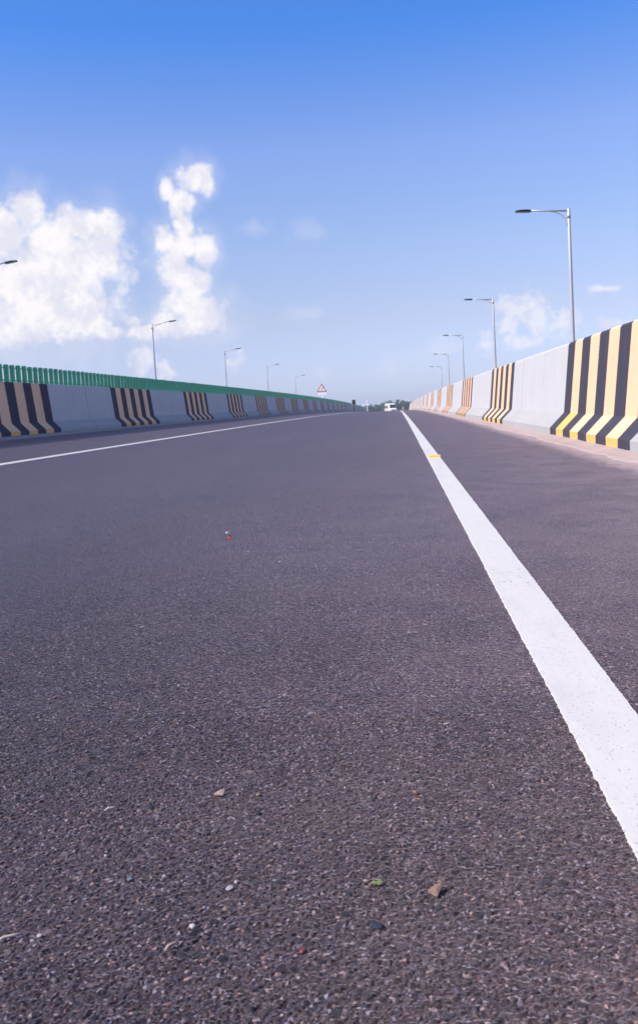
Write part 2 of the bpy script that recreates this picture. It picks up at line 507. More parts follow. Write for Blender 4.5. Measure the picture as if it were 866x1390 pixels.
# ------------------------------------------------------------------ barriers
def barrier_panel(parent, org, side, toe_x, toe_dz, prof, ya, yb, b0, stripe, nst, end_taper=False, edge_first=False):
    """one cast panel between joints; the stripes are paint on its faces"""
    g = .015
    cuts = [ya+g, yb-g]
    marks = []
    for k in range(nst+1):
        yy = b0 + k*stripe
        if ya < yy < yb: marks.append(yy)
    cuts = sorted(cuts + marks + list(np.arange(math.ceil(ya)+.013, yb-.3, 2.0)))
    cc = [cuts[0]]
    for c in cuts[1:]:
        if c-cc[-1] > .02: cc.append(c)
    n = len(prof); v = []; f = []; mi = []
    for y in cc:
        s = float(xshift(y)); z0 = float(zprof(y)) - KX*toe_x
        k = 1.0
        if end_taper: k = 1.0 - .62*max(0, (y-ya)/(yb-ya))**1.6
        ismark = any(abs(y-q) < 1e-6 for q in marks)
        for i, (dx, dz) in enumerate(prof):
            j = random.gauss(0, .006) if ismark else 0
            v.append((toe_x + side*dx + s, y+j, z0 + toe_dz + (dz*k if dz > 0 else dz)))
    fresh = random.random() < .35
    for j in range(len(cc)-1):
        ym = (cc[j]+cc[j+1])/2
        q = int(math.floor((ym-b0)/stripe))
        inb = 0 <= q < nst
        for i in range(n-1):
            f.append((j*n+i, j*n+i+1, (j+1)*n+i+1, (j+1)*n+i) if side > 0 else (j*n+i, (j+1)*n+i, (j+1)*n+i+1, j*n+i+1))
            if inb and i < n-2:
                m = 2 if q % 2 == 0 else (3 if i == 0 or (q == 7 and i == 1 and edge_first) else 1)
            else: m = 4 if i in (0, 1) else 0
            mi.append(m)
    for base, rev in ((0, False), ((len(cc)-1)*n, True)):
        idx = [base+i for i in range(n)]
        f.append(tuple(idx if rev else idx[::-1])); mi.append(0)
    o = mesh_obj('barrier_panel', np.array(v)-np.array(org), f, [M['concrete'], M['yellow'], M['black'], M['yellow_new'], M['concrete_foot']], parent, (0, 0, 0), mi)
    import bmesh
    bm = bmesh.new(); bm.from_mesh(o.data); bmesh.ops.recalc_face_normals(bm, faces=bm.faces); bm.to_mesh(o.data); bm.free()
    return o

# right: sunlit barrier
orgR = P(2.02, 8.0, .05)
barR = tag(empty('concrete_barrier', orgR), 'sunlit pale concrete road barrier with black and yellow striped blocks on the right', 'barrier')
profR = [(0, -.12), (0, .082), (.192, .275), (.286, 1.175), (.306, 1.2), (.48, 1.2), (.50, 1.18), (.56, -.12)]
perR = 9.6
for k in range(-2, 16):
    ya = 6.72 + perR*k
    if k == 15: barrier_panel(barR, orgR, 1, 2.02, .05, profR, ya, ya+13, ya-30, .46, 9, end_taper=True)
    else: barrier_panel(barR, orgR, 1, 2.02, .05, profR, ya, ya+perR, ya+1.30, .46, 9, edge_first=(k == 0))
# left: shaded barrier
orgL = P(-7.63, 18.0, .25)
barL = tag(empty('concrete_barrier', orgL), 'shaded grey concrete road barrier with black and yellow striped blocks on the left', 'barrier')
profL = [(0, -.12), (0, .075), (.175, .25), (.262, 1.08), (.282, 1.1), (.46, 1.1), (.48, 1.08), (.54, -.12)]
perL = 8.4
for k in range(-4, 25):
    ya = 22.0 + perL*k
    barrier_panel(barL, orgL, -1, -7.63, .25, profL, ya, ya+perL, ya+2.0, .44, 9)

# green corrugated fence on top of the left barrier
orgF = P(-8.0, 18.0, 1.35)
fen = tag(empty('slat_fence', orgF), 'low green fence of upright metal slats along the top of the left barrier', 'fence')
def fence_panel(ya, yb):
    """row of upright folded slats with narrow openings between them, on two thin rails"""
    pit = .30; v = []; f = []
    n = int(round((yb-ya)/pit))
    for k in range(n):
        y0 = ya + k*pit + random.gauss(0, .004)
        top = 1.722 + random.gauss(0, .003); lean = random.gauss(0, .006)
        sec = [(0, -.014), (.02, .0), (.06, .024), (.115, .034), (.17, .024), (.21, .0), (.23, -.014), (.205, -.02), (.115, .016), (.025, -.02)]
        m_ = len(sec); b0 = len(v)
        for z in (1.353, top-.012, top):
            q = .82 if z == top else 1.0
            for (t_, o_) in sec:
                y = y0 + .115 + (t_-.115)*q + lean*(z-1.353)
                v.append((-8.03+o_*q+float(xshift(y)), y, float(zprof(y))+KX*8.0+z))
        for r_ in range(2):
            for i_ in range(m_):
                k2 = (i_+1) % m_
                f.append((b0+r_*m_+i_, b0+r_*m_+k2, b0+(r_+1)*m_+k2, b0+(r_+1)*m_+i_))
        f.append(tuple(b0+2*m_+i_ for i_ in range(m_)))
    o = mesh_obj('fence_panel', np.array(v)-np.array(orgF), f, M['green'], fen, (0, 0, 0))
    import bmesh
    bm = bmesh.new(); bm.from_mesh(o.data); bmesh.ops.recalc_face_normals(bm, faces=bm.faces); bm.to_mesh(o.data); bm.free()
y = -10.8
while y < 226:
    fence_panel(y, y+6.0); y += 6.0
for zz in (1.40, 1.66):
    rv = MB()
    pts = [np.array(P(-8.062, q, zz))-np.array(orgF) for q in np.arange(-10.8, 228, 5.0)]
    rv.tube(pts, .014, 6)
    rv.build('rail', M['green'], fen, (0, 0, 0))

# ------------------------------------------------------------------ street lamps
def lamp_proto(direction, arm, rise, height=8.38):
    root = empty('street_lamp', (0, 0, 0))
    b = MB(); b.box((0, 0, .012), (.36, .36, .024), bev=.004)
    for sx in (-1, 1):
        for sy in (-1, 1): b.tube([(sx*.13, sy*.13, .02), (sx*.13, sy*.13, .06)], .014, 6)
    b.build('base_plate', M['galv'], root, (0, 0, 0))
    p = MB()
    p.tube([(0, 0, .02), (0, 0, 2.5), (0, 0, 5.5), (0, 0, height-.02), (0, 0, height)], [.098, .088, .075, .062, .05], 14)
    p.tube([(0, 0, height-.42), (0, 0, height-.2)], .075, 14)
    p.build('pole', M['galv'], root, (0, 0, 0), True)
    d = direction
    az = height-.1
    a = MB(); a.tube([(d*.055, 0, az), (d*arm*.45, 0, az+rise*.45), (d*(arm-.55), 0, az+rise*.85)], .034, 10)
    a.build('arm', M['galv'], root, (0, 0, 0), True)
    br = MB(); pts = []
    for i in range(9):
        t = i/8; xx = .07+.76*(1-math.cos(t*math.pi/2)); zz = az-.62+(.60+rise*.30)*math.sin(t*math.pi/2)
        pts.append((d*xx, 0, zz))
    br.tube(pts, .022, 8); br.build('brace', M['galv'], root, (0, 0, 0), True)
    h = MB()
    ang = math.atan2(rise, arm); ca, sa = math.cos(ang), math.sin(ang)
    x0 = arm-.62
    out = [(0, -.035), (.06, -.05), (.60, -.045), (.66, -.02), (.64, .012), (.42, .04), (.10, .055), (0, .04)]
    wid = [.06, .10, .12, .09, .08, .11, .09, .05]
    n = len(out); vv = []
    for sy in (-1, 1):
        for (u, w), ww in zip(out, wid):
            vv.append((d*(x0+u*ca-w*sa), sy*ww, az+rise*x0/arm+u*sa+w*ca))
    ff = [(i, (i+1) % n, n+(i+1) % n, n+i) for i in range(n)]+[tuple(range(n-1, -1, -1)), tuple(range(n, 2*n))]
    h.add(vv, ff); hd = h.build('lamp_head', M['lamp_dark'], root, (0, 0, 0))
    g = MB(); g.prism([(d*(x0+.14*ca), az+rise*x0/arm+.14*sa-.052), (d*(x0+.56*ca), az+rise*x0/arm+.56*sa-.052), (d*(x0+.56*ca), az+rise*x0/arm+.56*sa-.060), (d*(x0+.14*ca), az+rise*x0/arm+.14*sa-.060)], 'y', -.085, .085)
    g.build('led_panel', M['lamp_glass'], hd, (0, 0, 0))
    return root
lampsR = [(7.64, 39.25, 'tallest and nearest grey street lamp, rising behind the right barrier'),
          (7.82, 71.02, 'grey street lamp behind the right barrier, second nearest, in front of the faint cloud'),
          (7.94, 105.25, 'slender street lamp third along behind the right barrier'),
          (8.26, 139.58, 'small distant street lamp fourth along behind the right barrier'),
          (9.13, 176.67, 'faintest farthest street lamp behind the right barrier, above its far end')]
protoR = lamp_proto(-1, 2.2, .14)
for i, (x, y, lab) in enumerate(lampsR):
    o = protoR if i == 0 else copy_tree(protoR)
    o.location = P(x, y, .12); tag(o, lab, 'street lamp', 'street lamps behind the right barrier')
lampsL = [(-21.15, 44.4, 'street lamp at the left edge, only its dark head showing before the big cloud'),
          (-20.87, 76.15, 'street lamp in front of the tall narrow cloud, behind the green fence'),
          (-21.32, 111.01, 'thin street lamp second along behind the green fence, right of the tall cloud'),
          (-21.34, 147.94, 'small pale street lamp third along behind the green fence'),
          (-21.24, 188.88, 'faintest street lamp behind the green fence, nearest to the triangular sign')]
protoL = lamp_proto(1, 2.15, .30)
for i, (x, y, lab) in enumerate(lampsL):
    o = protoL if i == 0 else copy_tree(protoL)
    o.location = P(x, y, .12); tag(o, lab, 'street lamp', 'street lamps behind the green fence')

# ------------------------------------------------------------------ signs and posts
sb = P(-8.45, 101.2, .1)
sg = tag(empty('warning_sign', sb), 'red bordered triangular warning sign with white plate, standing behind the green fence', 'road sign')
zb = 0.0
def rz(z): return z - sb[2]
p = MB(); p.tube([(0, 0, 0), (0, 0, rz(3.3))], .04, 10); p.build('post', M['sign_white'], sg, (0, 0, 0), True)
def tri(cx, zlo, w, hgt, r):
    base = [(cx-w/2, zlo), (cx+w/2, zlo), (cx, zlo+hgt)]; out = []
    for i in range(3):
        A = Vector(base[i]); B = Vector(base[(i+1) % 3]); C = Vector(base[i-1])
        u = (C-A).normalized(); w_ = (B-A).normalized()
        for t in (0, .5, 1):
            q = A + (u*(1-t) + w_*t)*r*(1-.35*math.sin(t*math.pi))
            out.append((q.x, q.y))
    return out
z0 = rz(2.56)
b = MB(); b.prism(tri(0, z0, 1.16, 1.0, .07), 'y', -.055, -.04); brd = b.build('triangle_plate', M['red'], sg, (0, 0, 0))
w = MB(); w.prism(tri(0, z0+.115, .80, .70, .05), 'y', -.061, -.0565); w.build('white_field', M['sign_white'], brd, (0, 0, 0))
s = MB()
pic = [(.10, .60), (.14, .52), (.06, .40), (-.04, .34), (-.10, .26), (-.04, .16)]
s.tube([(x, -.064, z0+z) for x, z in pic], .028, 6)
s.tube([(.05, -.064, z0+.62), (.15, -.064, z0+.55)], .04, 6)
s.build('pictogram', M['red'], brd, (0, 0, 0))
pl = MB(); pl.box((0, -.048, rz(2.36)), (.98, .014, .30), bev=.004); pl.build('lower_plate', M['sign_white'], sg, (0, 0, 0))

mb_ = P(-6.35, 132, .1)
mk = tag(empty('marker_board', mb_), 'small dark board on a thin post at the end of the green fence', 'road sign')
p = MB(); p.tube([(0, 0, -.1), (0, 0, 1.75)], .035, 8); p.build('post', M['sign_black'], mk, (0, 0, 0), True)
p = MB(); p.box((0, -.05, 1.45), (.54, .03, .68), bev=.008); bd = p.build('board', M['sign_black'], mk, (0, 0, 0))
p = MB(); p.box((-.31, -.05, 1.38), (.06, .034, .80), bev=.004); p.build('edge_strip', M['sign_white'], bd, (0, 0, 0))

tp = P(-7.0, 215, .1)
t_ = tag(empty('marker_post', tp), 'tall white post beyond the dark board, in front of the trees', 'post')
p = MB(); p.box((0, 0, 1.35), (.22, .12, 2.7), taper=.85, bev=.01); p.build('shaft', M['sign_white'], t_, (0, 0, 0))
p = MB(); p.box((0, 0, 2.95), (.42, .14, .5), bev=.02); p.build('cap', M['sign_white'], t_, (0, 0, 0))
tp = P(1.42, 196, .0)
t_ = tag(empty('guide_post', tp), 'short white guide post beside the far end of the right barrier', 'post')
p = MB(); p.box((0, 0, .55), (.16, .1, 1.1), taper=.9, bev=.01); p.build('shaft', M['sign_white'], t_, (0, 0, 0))
p = MB(); p.box((0, -.003, .92), (.165, .104, .12), bev=.004); p.build('reflector_band', M['amber'], t_, (0, 0, 0))

# ------------------------------------------------------------------ minibus coming over the crest
def minibus(loc, rz_):
    root = empty('minibus', loc, rz_)
    tag(root, 'white minibus with dark windscreen and cream side, driving over the crest of the road', 'minibus')
    W, L, Ht = 2.06, 6.2, 2.62
    # body: cross-sections along the length, front at y=-L/2
    secs = [(-L/2, .86, .42, 1.02), (-L/2+.06, .95, .36, 1.16), (-L/2+.45, 1.02, .32, 1.34), (-L/2+1.15, .98, .32, 2.42), (-L/2+1.6, 1.0, .32, Ht), (0, 1.02, .32, Ht+.03), (L/2-.3, 1.01, .34, Ht), (L/2, .95, .42, Ht-.12)]
    v = []; f = []; n = 10
    for (y_, hw, zl, zh) in secs:
        zm = min(1.25, zl+(zh-zl)*.55)
        pts = [(-hw*.9, zl), (hw*.9, zl), (hw, zl+.12), (hw, zm), (hw*.90, zh-.16), (hw*.76, zh), (-hw*.76, zh), (-hw*.90, zh-.16), (-hw, zm), (-hw, zl+.12)]
        v += [(x_, y_, z_) for x_, z_ in pts]
    for j in range(len(secs)-1):
        for i in range(n):
            k = (i+1) % n
            f.append((j*n+i, j*n+k, (j+1)*n+k, (j+1)*n+i))
    f += [tuple(range(n-1, -1, -1)), tuple((len(secs)-1)*n+i for i in range(n))]
    m = MB(); m.add(v, f); m.build('body', M['white_paint'], root, (0, 0, 0))
    g = MB()   # windscreen follows the raked front
    a0, a1 = (-L/2+.50, 1.40), (-L/2+1.12, 2.34)
    g.add([(-.86, a0[0]-.03, a0[1]), (.86, a0[0]-.03, a0[1]), (.80, a1[0]-.03, a1[1]), (-.80, a1[0]-.03, a1[1]),
           (-.86, a0[0]+.02, a0[1]), (.86, a0[0]+.02, a0[1]), (.80, a1[0]+.02, a1[1]), (-.80, a1[0]+.02, a1[1])],
          [(0, 1, 2, 3), (7, 6, 5, 4), (0, 4, 5, 1), (1, 5, 6, 2), (2, 6, 7, 3), (3, 7, 4, 0)])
    g.build('windscreen', M['glass'], root, (0, 0, 0))
    for sx in (-1, 1):
        c = MB(); c.box((sx*1.012, .7, .84), (.05, 4.4, .74), bev=.02); c.build('side_panel', M['beige_paint'], root, (0, 0, 0))
        for k in range(3):
            c = MB(); y0 = -1.2+k*1.35
            c.add([(sx*1.028, y0, 1.36), (sx*1.028, y0+1.2, 1.36), (sx*.955, y0+1.2, 2.2), (sx*.955, y0, 2.2), (sx*.9, y0, 1.36), (sx*.9, y0+1.2, 1.36), (sx*.85, y0+1.2, 2.2), (sx*.85, y0, 2.2)],
                  [(0, 1, 2, 3), (7, 6, 5, 4), (0, 4, 5, 1), (1, 5, 6, 2), (2, 6, 7, 3), (3, 7, 4, 0)])
            c.build('side_window', M['glass'], root, (0, 0, 0))
        c = MB(); c.box((sx*.72, -L/2-.01, .86), (.34, .12, .2), bev=.04); c.build('headlight', M['head'], root, (0, 0, 0))
        c = MB(); c.tube([(sx*1.0, -L/2+.7, 1.5), (sx*1.2, -L/2+.62, 1.55)], .02, 6); c.box((sx*1.26, -L/2+.6, 1.6), (.16, .08, .3), bev=.03); c.build('mirror', M['sign_black'], root, (0, 0, 0))
        for yy in (-L/2+1.1, L/2-1.3):
            c = MB(); c.tube([(sx*.78, yy, .36), (sx*.80, yy, .36), (sx*1.02, yy, .36), (sx*1.04, yy, .36)], [.33, .36, .36, .33], 20); wh = c.build('wheel', M['rubber'], root, (0, 0, 0))
            c = MB(); c.tube([(sx*1.0, yy, .36), (sx*1.047, yy, .36)], .2, 16); c.build('rim', M['chrome'], wh, (0, 0, 0))
    c = MB(); c.box((0, -L/2-.05, .46), (1.9, .2, .26), bev=.05); c.build('bumper', M['white_paint'], root, (0, 0, 0))
    c = MB(); c.box((0, -L/2-.012, .88), (.9, .06, .18), bev=.02); c.build('grille', M['sign_black'], root, (0, 0, 0))
    return root
minibus((-1.95, 236, float(zprof(236))+.01), R(14))

# ------------------------------------------------------------------ far houses
def house(loc, w, d, hw, hr, label, wall, roof, rz_=0.0):
    root = tag(empty('house', loc, rz_), label, 'house')
    m = MB(); m.box((0, 0, hw/2), (w, d, hw)); m.build('wall', wall, root, (0, 0, 0))
    m = MB(); m.prism([(-d/2-.4, hw), (d/2+.4, hw), (d/2+.35, hw+.12), (0, hw+hr), (-d/2-.35, hw+.12)], 'x', -w/2-.4, w/2+.4); m.build('roof', roof, root, (0, 0, 0))
    for k in (-.25, .25):
        m = MB(); m.box((w*k, -d/2-.02, hw*.68), (1.1, .1, 1.2), bev=.01); m.build('window', M['glass'], root, (0, 0, 0))
    m = MB(); m.box((0, -d/2-.02, 1.05), (1.0, .1, 2.1), bev=.01); m.build('door', M['bark'], root, (0, 0, 0))
    return root
M['wall_white'] = make_concrete('white_house_wall', (.74, .72, .70), .2)
M['wall_pink'] = make_concrete('pale_pink_wall', (.70, .60, .58), .2)
M['roof_tin'] = simple('tin_roof', (.55, .54, .55), .5, .2, .1, 2)
M['roof_white'] = simple('white_tin_roof', (.72, .70, .70), .5, 0, .08, 2)
house((-22.2, 505, -5), 3.6, 6, 6.4, 1.3, 'small white house just above the end of the green fence', M['wall_white'], M['roof_white'])
house((-19.0, 520, -5), 3.0, 6, 8.6, 1.4, 'narrow pale pink house beside the tall white post', M['wall_pink'], M['roof_tin'], .2)
house((6.4, 640, -5), 3.0, 7, 10.6, 1.9, 'pale house whose roof rises above the trees at the end of the right barrier', M['wall_pink'], M['roof_tin'], .5)

# ------------------------------------------------------------------ trees beyond the bridge
def tree(x, y, h, w, leaf, seed, shape=1.0):
    r = np.random.default_rng(seed)
    root = empty('tree', (x, y, -5.0))
    m = MB()
    th = h*.42
    m.tube([(0, 0, -.1), (.05, 0, th*.5), (-.04, .05, th), (.05, 0, h*.72)], [w*.055, w*.042, w*.032, w*.012], 8)
    for k in range(6):
        a = k*2.4+seed; zz = th*(.7+.1*k)
        m.tube([(0, 0, zz), (math.cos(a)*w*.16, math.sin(a)*w*.16, zz+h*.09), (math.cos(a)*w*.33, math.sin(a)*w*.33, zz+h*.2)], [w*.022, w*.015, w*.006], 6)
    m.build('trunk', M['bark'], root, (0, 0, 0), True)
    # clumps then leaves
    nc = 26
    cl = []
    for k in range(nc):
        d = r.normal(0, 1, 3); d /= np.linalg.norm(d); q = r.uniform(.35, 1)
        cl.append((d[0]*w*.40*q, d[1]*w*.40*q, h*.62+d[2]*h*.30*q*shape, r.uniform(.13, .24)*w))
    N = 1500
    ci = r.integers(0, nc, N); C = np.array(cl)[ci]
    d = r.normal(0, 1, (N, 3)); d /= np.linalg.norm(d, axis=1)[:, None]
    c = C[:, :3] + d*(C[:, 3]*r.uniform(.5, 1.05, N)**.6)[:, None]*np.array([1, 1, .8])
    nrm = d + r.normal(0, .5, (N, 3)); nrm /= np.linalg.norm(nrm, axis=1)[:, None]
    u = np.cross(nrm, r.normal(0, 1, (N, 3))); u /= np.linalg.norm(u, axis=1)[:, None]
    wv = np.cross(nrm, u); sz = r.uniform(.16, .34, N)[:, None]*w/6
    V = np.stack([c-u*sz*1.3, c-wv*sz*.7, c+u*sz*1.3, c+wv*sz*.7], 1).reshape(-1, 3)
    F = np.arange(4*N).reshape(-1, 4)
    mesh_obj('crown', V, F, leaf, root, (0, 0, 0))
    return root
sl = -17.3
tree_list = [ # x, y, height, width, kind, label
 (-28, 560, 8.6, 7, 0, 'low dark tree just behind the end of the green fence'),
 (-24.5, 610, 9.3, 6.5, 1, 'rounded tree behind the small white house'),
 (-16.6, 505, 9.2, 5.2, 0, 'dark tree right behind the tall white post'),
 (-14.2, 560, 8.8, 6.0, 1, 'low bushy tree just right of the tall white post'),
 (-12.2, 520, 9.0, 4.6, 0, 'short tree between the tall white post and the minibus'),
 (-10.6, 600, 10.4, 6.2, 1, 'mid green tree left of the minibus, set farther back'),
 (-8.6, 640, 10.8, 6.4, 0, 'dark bushy tree just left of the minibus roof'),
 (-5.6, 660, 12.2, 9.0, 1, 'dome shaped bluish tree directly above the minibus roof'),
 (-1.9, 640, 10.6, 5.2, 0, 'lower tree just right of the minibus roof'),
 (.2, 515, 10.9, 5.0, 0, 'tall dark tree at the top end of the right edge line'),
 (2.8, 530, 10.9, 5.2, 1, 'bushy green tree right of the top end of the edge line'),
 (4.4, 500, 10.2, 4.6, 0, 'dark tree beside the short white guide post'),
 (6.6, 520, 10.7, 5.0, 1, 'tree half hidden by the far end of the right barrier'),
 (9.2, 560, 10.8, 6.0, 0, 'dark tree mostly hidden behind the tip of the right barrier')]
for i, (x, y, h, w, k, lab) in enumerate(tree_list):
    tag(tree(x, y, h*1.1, w*1.25, M['leaf'] if k == 0 else M['leaf2'], 11+i, .95), lab, 'tree', 'trees beyond the bridge')

# ------------------------------------------------------------------ raised stud on the edge line
so = (.338, 8.89, float(road_z(.338, 8.89))+.004)
st = tag(empty('road_stud', so), 'small yellow reflective road stud on the right white edge line', 'road stud')
m = MB(); m.prism([(-.052, 0), (.052, 0), (.03, .02), (-.03, .02)], 'x', -.058, .058); m.build('body', M['stud_body'], st, (0, 0, 0))
m = MB(); m.add([(-.055, -.0535, .001), (.055, -.0535, .001), (.055, -.032, .0205), (-.055, -.032, .0205), (-.055, -.05, .001), (.055, -.05, .001), (.055, -.028, .0205), (-.055, -.028, .0205)],
    [(0, 1, 2, 3), (7, 6, 5, 4), (0, 4, 5, 1), (1, 5, 6, 2), (2, 6, 7, 3), (3, 7, 4, 0)])
m.build('reflector', M['amber'], st, (0, 0, 0))

# ------------------------------------------------------------------ litter and loose stones on the asphalt
import bmesh
def stone(x, y, s, col, label, seed, flat=.6, asp=1.0, name='pebble', cat='pebble', group='loose stones on the asphalt'):
    s *= .62; col = tuple(q*.68 for q in col)
    r = np.random.default_rng(seed)
    bm = bmesh.new(); bmesh.ops.create_icosphere(bm, subdivisions=3, radius=1)
    ks = r.normal(0, 1, (7, 3)); ks /= np.linalg.norm(ks, axis=1)[:, None]; cut = r.uniform(.55, .85, 7)
    for v_ in bm.verts:
        p_ = np.array(v_.co)
        for a, c in zip(ks, cut):
            d_ = p_@a
            if d_ > c: p_ = p_ - a*(d_-c)*.92
        p_ *= 1+.05*math.sin(7*p_[0]+seed)*math.cos(9*p_[1])
        v_.co = (p_[0]*s*asp, p_[1]*s, p_[2]*s*flat)
    me = bpy.data.meshes.new(name); bm.to_mesh(me); bm.free()
    me.materials.append(simple(name+'_stone', col, .75, 0, .4, 130, .0004))
    o = bpy.data.objects.new(name, me); COL.objects.link(o)
    o.location = (x, y, float(road_z(x, y))+.0034+s*flat*.35); o.rotation_euler = (0, 0, r.uniform(0, 6))
    return tag(o, label, cat, group)
stone(-.482, 1.771, .0056, (.50, .47, .45), 'round pale grey pebble left of centre on the asphalt', 1)
stone(-.227, 1.000, .0062, (.62, .56, .60), 'lumpy whitish stone right of the clear white chip, near the bottom', 2, .7, 1.3)
stone(-.222, 1.014, .0042, (.66, .60, .66), 'tiny pale chip touching the lumpy whitish stone', 21, .7)
stone(-.254, .922, .0064, (.68, .66, .66), 'clear white angular chip nearest the bottom edge', 3, .6)
stone(-.421, .903, .0048, (.60, .55, .62), 'small lilac white chip beside the pale twig', 4, .6)
stone(-.233, 1.253, .0060, (.36, .24, .16), 'tan stone chip level with the shell fragment', 5, .5)
stone(-.46, 3.2, .0060, (.6, .58, .57), 'white speck of stone in the middle of the lane', 6, .5, 1.4)
stone(-.68, 2.918, .0065, (.55, .53, .52), 'white stone speck on the left half of the lane', 7, .5, 1.4)
stone(-.404, 1.076, .0042, (.6, .58, .62), 'tiny white stone to the lower left', 8, .6)
stone(-.051, .928, .0092, (.022, .034, .06), 'dark blue black oval stone chip near the bottom centre', 9, .35, 1.5)
stone(-.384, 1.216, .0078, (.02, .026, .042), 'flat black stone chip on the left foreground', 10, .35, 1.5)
stone(-.225, 1.196, .0070, (.025, .027, .04), 'dark oval stone chip just below the tan chip', 12, .35, 1.5)
stone(-.725, 1.713, .0050, (.50, .24, .20), 'pinkish red stone chip at the far left', 13, .5, 1.5)
stone(-.127, .881, .0046, (.42, .05, .05), 'red fragment at the bottom edge of the road', 14, .6, 1.2)
stone(-.001, 1.255, .0065, (.26, .10, .045), 'rusty brown chip right of centre', 15, .5)
stone(.057, 1.533, .0052, (.55, .50, .45), 'pale chip near the left side of the white line', 16, .5, 1.6)
stone(-.3555, 1.02, .0050, (.16, .26, .36), 'bluish stone chip in the lower left', 17, .5, 1.3)

def litter(name, pts, thick, col, x, y, rz_, label, cat, tilt=0.0, lift=.0045, rough=.7):
    """thin but solid flake: outline pts with heights"""
    n = len(pts); pts = [(a*.74, b*.74, c*.74) for a, b, c in pts]; col = tuple(q*.6 for q in col)
    v = [(a, b, c) for a, b, c in pts]+[(a, b, c-thick) for a, b, c in pts]
    cx = np.mean([p_[0] for p_ in pts]); cy = np.mean([p_[1] for p_ in pts]); cz = np.mean([p_[2] for p_ in pts])+thick
    v += [(cx, cy, cz), (cx, cy, cz-thick)]
    f = [(i, (i+1) % n, 2*n) for i in range(n)]+[(n+(i+1) % n, n+i, 2*n+1) for i in range(n)]+[(i, n+i, n+(i+1) % n, (i+1) % n) for i in range(n)]
    o = mesh_obj(name, v, f, simple(name+'_surface', col, rough, 0, .35, 160, .0003), origin=(0, 0, 0))
    o.location = (x, y, float(road_z(x, y))+lift); o.rotation_euler = (tilt, 0, rz_)
    return tag(o, label, cat)
L = litter('dry_leaf', [(-.011, .004, .003), (-.004, .008, .006), (.009, .014, .010), (.014, .016, .012), (.009, .004, .004), (.004, -.012, .002), (-.002, -.008, .002)], .0007, (.36, .22, .16), .015, .99, 0, 'curled triangular dry brown leaf near the bottom, left of the white line', 'leaf')
m = MB(); m.tube([(.013, .0155, .012), (.020, .019, .013)], .0007, 6); m.build('stalk', M['bark'], L, (0, 0, 0))
litter('leaf_scrap', [(-.012, 0, .002), (-.004, .004, .004), (.003, .003, .003), (.008, .007, .006), (.010, -.002, .003), (.004, -.006, .002), (-.001, -.003, .004)], .0007, (.26, .34, .09), -.053, 1.009, .2, 'scrap of green leaf on the asphalt near the bottom centre', 'leaf')
litter('shell_fragment', [(-.014, 0, .003), (-.004, .005, .006), (.010, .009, .008), (.008, 0, .004), (.004, -.007, .002), (-.006, -.004, .003)], .0016, (.62, .40, .36), -.289, 1.253, .3, 'pinkish white shell fragment in the left foreground', 'shell', rough=.45)
rp = litter('wrapper', [(-.012, -.008, .004), (-.008, .010, .018), (.004, .012, .026), (.013, .004, .012), (.010, -.010, .004), (0, -.013, .002)], .0014, (.55, .07, .03), -.762, 3.803, .4, 'crumpled red and white scrap lying in the middle of the lane', 'litter')
m = MB(); m.box((-.009, .006, .028), (.012, .006, .008), bev=.001); m.build('white_corner', M['sign_white'], rp, (0, 0, 0))
def twig(x, y, ln, rz_, col, label):
    m = MB(); pts = [(-ln/2, 0, .002), (-ln*.2, ln*.04, .005), (ln*.15, -.01*ln, .005), (ln/2, ln*.06, .004)]
    m.tube(pts, [.0012, .0018, .0017, .0009], 7)
    o = m.build('twig', simple('twig_wood', col, .8, 0, .3, 200), None, (0, 0, 0), True)
    o.location = (x, y, float(road_z(x, y))+.0034); o.rotation_euler = (0, 0, rz_); o.scale = (.8, .8, .8)
    tag(o, label, 'twig', 'twigs on the asphalt')
twig(-.452, .896, .038, .5, (.44, .38, .34), 'pale dry twig at the lower left corner of the road')
twig(-.267, .885, .024, .9, (.40, .32, .27), 'short brown twig at the bottom edge, left of centre')
twig(-.440, 1.205, .022, .45, (.42, .38, .34), 'small pale sliver of wood at the left edge')

# ------------------------------------------------------------------ air
HAZE = .0004
if HAZE:
    hm = bpy.data.materials.new('pale_air'); hm.use_nodes = True
    ht = NT(hm.node_tree); ht.n.clear()
    ho = ht.node('ShaderNodeOutputMaterial'); pv = ht.node('ShaderNodeVolumePrincipled')
    pv.inputs['Color'].default_value = (.80, .86, 1, 1); pv.inputs['Density'].default_value = HAZE
    ht.l.new(pv.outputs[0], ho.inputs['Volume'])
    hz = MB(); hz.box((0, 2200, 5.5), (6040, 5640, 23.0)); ho_ = hz.build('haze', hm, None, (0, 0, 0)); ho_['kind'] = 'stuff'

# ------------------------------------------------------------------ world: sky and clouds
SUN_AZ, SUN_EL = 242.0, 42.0      # compass style, 0 = +Y, clockwise
wd = bpy.data.worlds.new('World'); scene.world = wd; wd.use_nodes = True
t = NT(wd.node_tree); t.n.clear()
out = t.node('ShaderNodeOutputWorld'); bg = t.node('ShaderNodeBackground')
t.l.new(bg.outputs[0], out.inputs[0])
sky = t.node('ShaderNodeTexSky', sky_type='NISHITA'); sky.sun_disc = False
sky.sun_elevation = R(SUN_EL); sky.sun_rotation = R(SUN_AZ)
sky.altitude = 0; sky.air_density = 1.0; sky.dust_density = .6; sky.ozone_density = 2.0
d = t.vmath('NORMALIZE', t.node('ShaderNodeTexCoord').outputs['Generated'])
sep = t.node('ShaderNodeSeparateXYZ'); t.l.new(d, sep.inputs[0])
az = t.math('MULTIPLY', t.math('ARCTAN2', sep.outputs[0], sep.outputs[1]), 180/math.pi)
el = t.math('MULTIPLY', t.math('ARCSINE', sep.outputs[2]), 180/math.pi)
